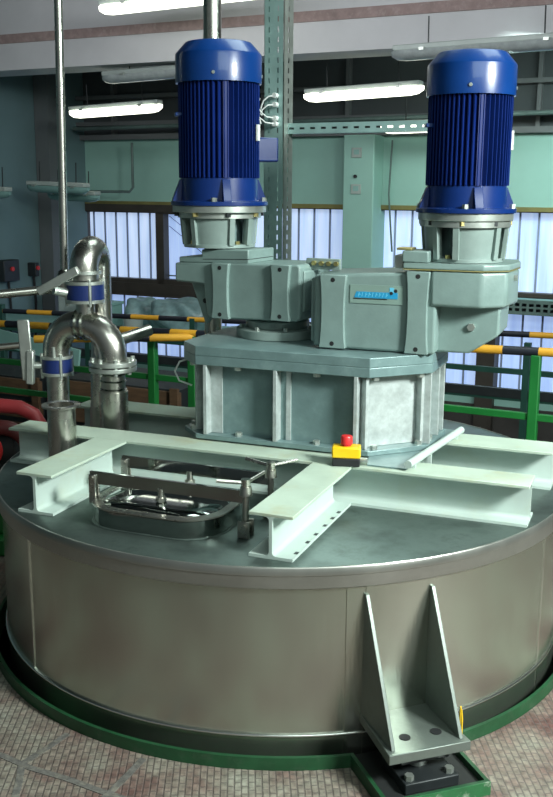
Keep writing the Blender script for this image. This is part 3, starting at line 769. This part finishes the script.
# farther dark railing
dr = thing('far_railing', 'dark green railing with striped top bar across the pit near the windows', 'railing', HP(0, 3.4, -1.6), RH)
zz = 1.6
striped(dr, 'handrail', (-4.8, 0, -.09+zz), (2.0, 0, .08+zz), .020, even(26), 1)
for z in (-.22, -.40): MB().b2(-4.8, 2.0, -.015, .015, z-.018+zz, z+.018+zz).build('mid_rail', M['greendark'], dr)
MB().b2(-4.8, 2.0, -.02, .02, -.40+zz, -.34+zz).build('toe_rail', M['dark'], dr)
for u in (-4.3, -3.4, -2.4, -1.4, -.42, .16, .9): MB().b2(u-.022, u+.022, -.022, .022, 0, zz-.02).build('post', M['greendark'], dr)
mb = MB(); mb.b2(-5.2, 2.4, 3.1, 4.6, -1.75, -1.6); struct(mb.build('walkway', M['hallfloor'], rotz=RH))

# ------------------------------------------------------------------ hall: walls, windows, ceiling
WV = 7.0; UL = -6.25
def HB(u0, u1, v0, v1, z0, z1, name, mat, bev=0): return struct(MB().b2(u0, u1, v0, v1, z0, z1).build(name, mat, rotz=RH, bev=bev))
HB(-9, 7, -7, 9, -2.7, -2.6, 'hall_floor', M['hallfloor'])
# back wall built round the window openings
mb = MB()
mb.b2(UL, 6.5, WV, WV+.25, .76, 1.52); mb.b2(2.2, 6.5, WV, WV+.25, -1.13, .76); mb.b2(UL, 6.5, WV, WV+.25, -1.27, -1.13); mb.b2(UL, -6.14, WV, WV+.25, -1.13, .76)
struct(mb.build('wall_back', M['wall'], rotz=RH))
HB(UL, 6.5, WV-.02, WV+.25, -2.6, -1.2701, 'wall_back_lower', M['hallfloor'])
HB(UL, 6.5, WV+.02, WV+.3, 1.52, 3.4, 'wall_back_upper', M['wallup'])
HB(UL, 6.5, WV-.10, WV+.2, 1.50, 1.56, 'trim_2', M['ceil'])
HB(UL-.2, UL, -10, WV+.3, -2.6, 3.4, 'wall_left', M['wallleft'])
HB(6.5, 6.7, -6, WV+.3, -2.6, 3.4, 'wall_right', M['wall'])
HB(UL-.2, 6.7, -4, WV+.3, 3.4, 3.5, 'ceiling', M['ceil'])
HB(-2.54, -2.20, WV-.28, WV+.1, -2.6, 1.50, 'column_back', M['wall'], .01)
HB(-6.24, -6.05, 6.3, 6.55, -2.6, 3.4, 'column_left', M['wallcol'])
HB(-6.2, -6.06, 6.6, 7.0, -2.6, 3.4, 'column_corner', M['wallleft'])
def window(n_, u0, u1, z0, z1, pm, pitch, fr_w=.05):
    w = bpy.data.objects.new('window_%d' % n_, None); COL.objects.link(w); w.rotation_euler.z = RH; w.location = HP(0, 0, 0); struct(w)
    MB().b2(u0, u1, WV+.10, WV+.115, z0, z1).build('pane', M[pm], w)
    mb = MB(); mb.b2(u0, u1, WV-.02, WV+.10, z1-fr_w, z1); mb.b2(u0, u1, WV-.02, WV+.10, z0, z0+fr_w)
    mb.b2(u0, u0+fr_w, WV-.02, WV+.10, z0, z1); mb.b2(u1-fr_w, u1, WV-.02, WV+.10, z0, z1); mb.build('window_frame', M['frame'], w)
    if pitch:
        mb = MB(); u = u0+pitch*.7
        while u < u1-.05: mb.b2(u-.010, u+.010, WV+.085, WV+.10, z0, z1); u += pitch
        mb.build('glazing_bar', M['gbar'], w)
    return w
window(1, -6.14, -5.00, -.19, .70, 'pane', .165)
w2 = window(2, -5.00, -4.30, -.19, .70, 'pane_clear', 0, .06)
mb = MB(); mb.b2(-4.95, -4.33, WV+.09, WV+.10, -.10, -.085)
mb.bar((-4.93, WV+.095, .62), (-4.45, WV+.095, .30), .006, .006); mb.bar((-4.93, WV+.095, .50), (-4.45, WV+.095, .18), .006, .006); mb.build('tie_wire', M['pipeg'], w2)
window(3, -4.30, -2.60, -.19, .76, 'pane', .19, .03)
window(4, -2.40, 2.2, -.10, .76, 'pane', .19, .03)
window(5, -6.14, -4.30, -1.13, -.30, 'pane_low', .20)
window(6, -4.30, -2.60, -1.13, -.30, 'pane_low', .20)
window(7, -2.40, 2.2, -1.13, -.16, 'pane_low', .20, .03)
mb = MB(); mb.b2(UL, -2.6, WV-.03, WV+.12, -.31, -.19); mb.b2(-2.2, 3, WV-.03, WV+.12, -.16, -.10); mb.b2(-6.14, -6.10, WV-.02, WV+.1, -1.13, .76); struct(mb.build('trim_3', M['frame'], rotz=RH))
mb = MB(); mb.b2(UL, 3, WV-.035, WV, .74, .785); struct(mb.build('trim_4', M['ledge'], rotz=RH))
mb = MB(); mb.b2(-6.14, -4.3, WV-.04, WV-.02, .66, .75); struct(mb.build('trim_5', M['frame'], rotz=RH))
# cable tray on the right
ct = thing('cable_tray', 'perforated green cable tray below the right hand windows', 'cable tray', HP(-2.1, WV-.20, -.27), RH)
mb = MB(); perf_plate(mb, .15, 4.2, (.05, .10), .07, .03, .045, lambda x, y, z: V((y, z, x))); mb.build('front_web', M['pipeg'], ct)
mb = MB(); mb.b2(0, 4.2, 0, .12, .150, .156); mb.build('top_flange', M['teal'], ct)
mb = MB(); mb.b2(0, 4.2, .155, .16, -.02, .16); mb.build('back_web', M['dark'], ct)
for u in (-.95, .6): HB(u-.13, u+.06, WV-.10, WV+.1, -1.6, -.45, 'trim_%d' % (6 if u < 0 else 7), M['frame'])
# ceiling beam with stripe, conduits
HB(UL, 6.5, 4.9, 5.35, 2.08, 3.4, 'ceiling_beam', M['beam'])
HB(UL, 6.5, 4.885, 4.9005, 2.33, 2.415, 'trim_8', M['stripe'])
HB(UL, 6.5, 4.86, 4.90, 2.78, 2.82, 'trim_9', M['frame'])
mb = MB()
for z in (1.66, 1.96): mb.b2(UL, 3, WV-.16, WV-.02, z, z+.045)
for u in (-5.6, -4.6, -3.6, -2.6, -1.6, -.6, .4): mb.b2(u-.02, u+.02, WV-.06, WV+.02, 1.56, 3.4)
struct(mb.build('trim_10', M['ceil'], rotz=RH))
o = MB().tube([HP(-6.0, 6.7, 1.62), HP(2.5, 6.7, 1.70)], .022, 10).build('conduit', M['pipeg']); tag(o, 'long grey conduit pipe running under the dark upper wall', 'conduit')
o = MB().tube([HP(-5.1, 6.6, 1.45), HP(-5.1, 6.6, .95), HP(-5.15, 6.6, .90), HP(-6.1, 6.6, .90)], .016, 10).build('conduit', M['pipeg']); tag(o, 'bent conduit pipe on the wall above the left window', 'conduit')
o = MB().tube([HP(-2.08, 6.93, 1.45), HP(-2.10, 6.92, .9), HP(-2.05, 6.93, .3)], .010, 8).build('wall_cable', M['pipeg']); tag(o, 'thin cable hanging beside the teal column', 'cable')
for z, t in ((1.32, 'upper'), (.95, 'lower')):
    sw = thing('switch_plate', '%s small square plate on the teal column' % t, 'switch plate', HP(-2.39, WV-.281, z), RH)
    MB().b2(-.055, .055, -.012, 0, -.05, .05).build('plate', M['lampbody'], sw, bev=.003)
    MB().b2(-.03, .03, -.016, -.0122, -.02, .03).build('insert', M['teal'], sw)
o = MB().cyl(HP(-2.40, WV-.281, 1.08), HP(-2.40, WV-.30, 1.08), .018, seg=16).build('wall_plug', M['black']); tag(o, 'small round black plug on the teal column', 'plug')

# ------------------------------------------------------------------ fluorescent lamps
def lamp(u, v, z, L, lit, label, slope=.0):
    t = thing('fluorescent_lamp', label, 'ceiling lamp', HP(u, v, z), RH)
    t.rotation_euler = (0, -slope, RH)
    w, h = .085, .05
    n = 10
    def lens(mb, x0, x1, w_, zb, zt_):
        rings = []
        for x, k in ((x0, .25), (x0+.05, .8), (x0+.12, 1), (x1-.12, 1), (x1-.05, .8), (x1, .25)):
            rings.append([V((x, w_*k*cos(a), zt_+(zb-zt_)*(.35+.65*k)*max(0, sin(a)))) for a in [pi*i/n for i in range(n+1)]])
        return mb.loft(rings, True, True)
    lens(MB(), -L/2, L/2, w, -.075, 0).build('lens', M['lens_on' if lit == 1 else 'lens_off' if lit == 0 else 'lens_clear'], t)
    MB().b2(-L/2+.02, L/2-.02, -.06, .06, .001, .045).build('housing', M['lampbody'], t, bev=.008)
    for s_ in (-1, 1): MB().b2(s_*L*.32-.02, s_*L*.32+.02, -.095, .095, -.01, .012).build('clip', M['silver'], t)
    MB().cyl((-L*.3, 0, .045), (-L*.3, 0, .25), .006, seg=8).build('hanger', M['dark'], t); MB().cyl((L*.3, 0, .045), (L*.3, 0, .25), .006, seg=8).build('hanger', M['dark'], t)
    return t
lamp(-1.87, 5.5, 1.82, 1.14, 1, 'lit fluorescent lamp between the two motors', .035)
lamp(-4.55, 5.5, 1.74, 1.12, 1, 'lit fluorescent lamp hanging left of the left motor', .035)
lamp(-2.95, 4.2, 2.47, 1.62, 1, 'lit fluorescent lamp high in front of the white ceiling beam', .02)
lamp(-1.35, 6.3, 1.565, 1.25, 1, 'lit fluorescent lamp low behind the right motor', .02)
lamp(-.58, 4.75, 2.045, 1.50, 2, 'unlit clear fluorescent lamp under the beam at upper right', .02)
lamp(-3.62, 5.1, 2.02, 1.55, 2, 'unlit clear fluorescent lamp under the beam left of the motor', .03)
lamp(-5.31, 5.5, .96, .80, 0, 'upper unlit pale green lamp near the left wall', -.03)
lamp(-5.30, 5.75, .875, .68, 0, 'lower unlit pale green lamp near the left wall', -.03)
lamp(-5.95, 5.2, .91, .5, 0, 'unlit pale green lamp at the far left edge', -.03)

# ------------------------------------------------------------------ background clutter
# control boxes on left wall
def ctrl(v, z, w, h, label):
    t = thing('control_box', label, 'control box', HP(UL+.001, v, z), RH)
    MB().b2(0, .12, -w/2, w/2, -h/2, h/2).build('case', M['dark'], t, bev=.008)
    MB().cyl((.12, 0, .02), (.14, 0, .02), .025, seg=14).build('button', M['red'], t)
    MB().tube([(.06, 0, -h/2), (.06, .02, -h/2-.3), (.05, -.02, -h/2-.9)], .015, 8).build('cable', M['black'], t)
ctrl(5.66, .02, .26, .24, 'dark control box on the left wall at the picture edge'); ctrl(6.10, .0, .07, .16, 'narrow dark switch box on the left wall')
# work table with boxes and bags below the left windows
wt = thing('work_table', 'long dark work table with clutter below the left windows', 'table', HP(-4.6, 5.3, -2.6), RH)
MB().b2(-1.5, 1.9, -.45, .45, 2.10, 2.16).build('table_top', M['teal'], wt, bev=.005)
for a in (-1.4, 1.8):
    for b in (-.38, .38): MB().b2(a-.03, a+.03, b-.03, b+.03, 0, 2.10).build('leg', M['dark'], wt)
tz = -2.6+2.1605
def tbox(u, v, w, d, h, mat, name, label):
    t = thing(name, label, 'box', HP(u, v, tz), RH)
    MB().b2(-w/2, w/2, -d/2, d/2, 0, h).build('body', M[mat], t, bev=.01); MB().b2(-w/2-.012, w/2+.012, -d/2-.012, d/2+.012, h, h+.03).build('lid', M['teal'], t, bev=.005)
tbox(-4.55, 5.15, .34, .3, .22, 'teal', 'storage_box', 'pale teal storage box on the table behind the pipe bend')
tbox(-5.05, 5.50, .40, .3, .36, 'lampbody', 'storage_box', 'taller grey box at the back of the table')
b_ = MB(); b_.lathe([(0, 0), (.09, 0), (.105, .16), (.10, .16), (.085, .01), (0, .01)], HP(-4.05, 5.0, tz), 24, cap=False); tag(b_.build('bucket', M['lampbody']), 'small pale bucket on the table beside the plastic bag', 'bucket')
def bag(u, v, sx, sz, label):
    m_ = bmesh.new(); bmesh.ops.create_icosphere(m_, subdivisions=4, radius=1)
    for q in m_.verts:
        n_ = q.co.copy(); k = 1+.10*sin(5*n_.x+3*n_.z+u)+.07*sin(9*n_.y+4*n_.x); q.co = V((n_.x*sx*k, n_.y*.22*k, max(n_.z*k, -.75)*sz+.75*sz))
    mb = MB(); mb.bm.free(); mb.bm = m_; o = mb.build('plastic_bag', M['bag'], loc=HP(u, v, tz), rotz=RH, sharp=180); tag(o, label, 'bag')
bag(-3.62, 5.2, .36, .19, 'large crumpled translucent plastic bag on the table'); bag(-4.25, 5.5, .22, .16, 'small translucent bag behind the bucket')
# brown crate racks on the hall floor beyond the railing
def crate(u, v, z, w, h, label):
    t = thing('wooden_crate', label, 'crate', HP(u, v, z), RH)
    MB().b2(-w/2+.02, w/2-.02, -.28, .30, .01, h-.02).build('inner_box', M['dark'], t)
    mb = MB(); n_ = max(3, int(h/.16))
    for i in range(n_): z0 = h*i/n_; mb.b2(-w/2, w/2, -.31, -.285, z0+.012, z0+h/n_-.03)
    mb.build('slats', M['crate'], t)
    for s_ in (-1, 0, 1): MB().b2(s_*(w/2-.03)-.03, s_*(w/2-.03)+.03, -.335, -.311, 0, h).build('upright', M['crate'], t)
crate(-3.55, 2.6, -2.6, 1.1, 2.25, 'brown slatted wooden crate at far left beyond the railing')
crate(-2.35, 2.6, -2.6, 1.0, 2.28, 'brown slatted wooden crate behind the left valve')
crate(-1.25, 2.7, -2.6, 1.0, 2.22, 'brown slatted wooden crate behind the right pipe bend')
wp = MB().bar(HP(-3.4, 2.1, -.02), HP(-2.50, 2.1, -.14), .02, .11); tag(wp.build('wooden_board', M['teal']), 'dull slanted board lying beyond the railing at left', 'board')
# pump and red hose at left beside the tank
pp = thing('pump', 'dark red and black pump on a green base behind the tank at left', 'pump', (-1.175, .70, -.57))
MB().b2(-.42, .12, -.18, .18, 0, .08).build('base', M['green'], pp, bev=.01)
MB().b2(-.30, .09, -.12, .12, .08, .30).build('stand', M['green'], pp, bev=.01)
MB().cyl((-.30, 0, .43), (.03, 0, .43), .085, seg=28).build('pump_body', M['black'], pp)
MB().cyl((-.06, -.02, .30), (-.06, -.02, .40), .06, seg=20).build('neck', M['black'], pp)
MB().tube([(-.10, -.05, .535), (-.04, -.05, .535)] + [(-.02+.11*sin(a), -.05, .425+.11*cos(a)) for a in [pi/2*i/8 for i in range(9)]] + [(.09, -.05, .34), (.09, -.05, .26)], .033, 18).build('outlet_bend', M['maroon'], pp)
mb = MB(); mb.tube([V((-.08+.075*cos(a), -.14, .46+.075*sin(a))) for a in [2*pi*i/28 for i in range(28)]], .009, 8, True)
for k in range(3): mb.cyl((-.08, -.14, .46), (-.08+.075*cos(k*2.1), -.14, .46+.075*sin(k*2.1)), .006, seg=8)
mb.cyl((-.08, -.14, .46), (-.08, -.08, .46), .014, seg=12)
mb.build('hand_wheel', M['red'], pp)
ho = MB().tube([(-1.75, .98, -.10), (-1.5, .97, -.025), (-1.30, .97, -.01), (-1.20, .965, -.018), (-1.135, .96, -.05), (-1.10, .955, -.11), (-1.09, .95, -.2), (-1.09, .95, -.53)], .034, 18).build('red_hose', M['hose']); tag(ho, 'thick red hose arching behind the pump at the left edge', 'hose')

# ------------------------------------------------------------------ lights
def area(name, loc, target, size, energy, col, sy=None):
    l = bpy.data.lights.new(name, 'AREA'); l.energy = energy; l.color = col; l.shape = 'RECTANGLE'; l.size = size; l.size_y = sy or size
    o = bpy.data.objects.new(name, l); COL.objects.link(o); o.location = loc
    d = V(target)-V(loc); o.rotation_euler = d.to_track_quat('-Z', 'Y').to_euler(); return o
k = area('key_lamp', (2.9, -2.9, 2.4), (.75, -.50, .15), .8, 105, (.92, 1, .955), .8); k.data.spread = radians(95)
area('hall_fill', HP(.6, .8, 3.3), HP(.5, .3, 0), 2.5, 62, (.82, 1, .95), 1.5)  # added soft overhead fill, not one of the hall's lamps
area('rear_fill', (.9, -3.9, 2.9), (.3, -.6, 0), 2.0, 34, (.84, 1, .95), 1.2)  # unseen fill light added behind the camera
k = area('bay_fill', HP(.6, 5.2, 2.0), HP(-.3, 7.0, .8), 2.2, 30, (.80, 1, .93), .3); k.data.spread = radians(110)  # added light that brightens the back wall right of the column
area('beam_fill', HP(-1.5, 2.2, 2.5), HP(-1.5, 4.9, 2.6), 6, 60, (.95, .97, 1), .5)  # extra light aimed level at the ceiling beam's face, no lamp there
W = bpy.data.worlds.new('world'); SC.world = W; W.use_nodes = True
nt = W.node_tree; bg = nt.nodes['Background']
# invented world gradient for the shell's reflections: darker to the left, brighter at the right
tc = N(nt, 'ShaderNodeTexCoord'); sx = N(nt, 'ShaderNodeSeparateXYZ'); nt.links.new(tc.outputs['Generated'], sx.inputs[0])
r = ramp(nt, sx.outputs[0], [(.0, (.03, .04, .05)), (.35, (.12, .14, .14)), (.75, (.30, .34, .31))])
mr = N(nt, 'ShaderNodeMapRange'); mr.inputs[1].default_value = -1; nt.links.new(sx.outputs[0], mr.inputs[0]); nt.links.new(mr.outputs[0], r.inputs[0])
nt.links.new(r.outputs[0], bg.inputs[0]); bg.inputs[1].default_value = 1.0

# ------------------------------------------------------------------ camera
cam = bpy.data.cameras.new('camera'); co = bpy.data.objects.new('camera', cam); COL.objects.link(co)
cam.sensor_fit = 'HORIZONTAL'; cam.sensor_width = 36; cam.lens = 985/553*36; cam.clip_start = .05
co.location = (-.02186, -3.44074, .9865)
co.rotation_euler = (Matrix.Rotation(pi/2-.21342, 3, 'X') @ Matrix.Rotation(.006, 3, 'Z')).to_euler()
SC.camera = co

# lift everything so that the platform floor lies at z = 0
for o in SC.objects:
    if o.parent is None: o.location.z += LIFT
vs = SC.view_settings; vs.view_transform = 'Standard'; vs.look = 'None'; vs.exposure = .15; vs.gamma = 1; vs.use_curve_mapping = False
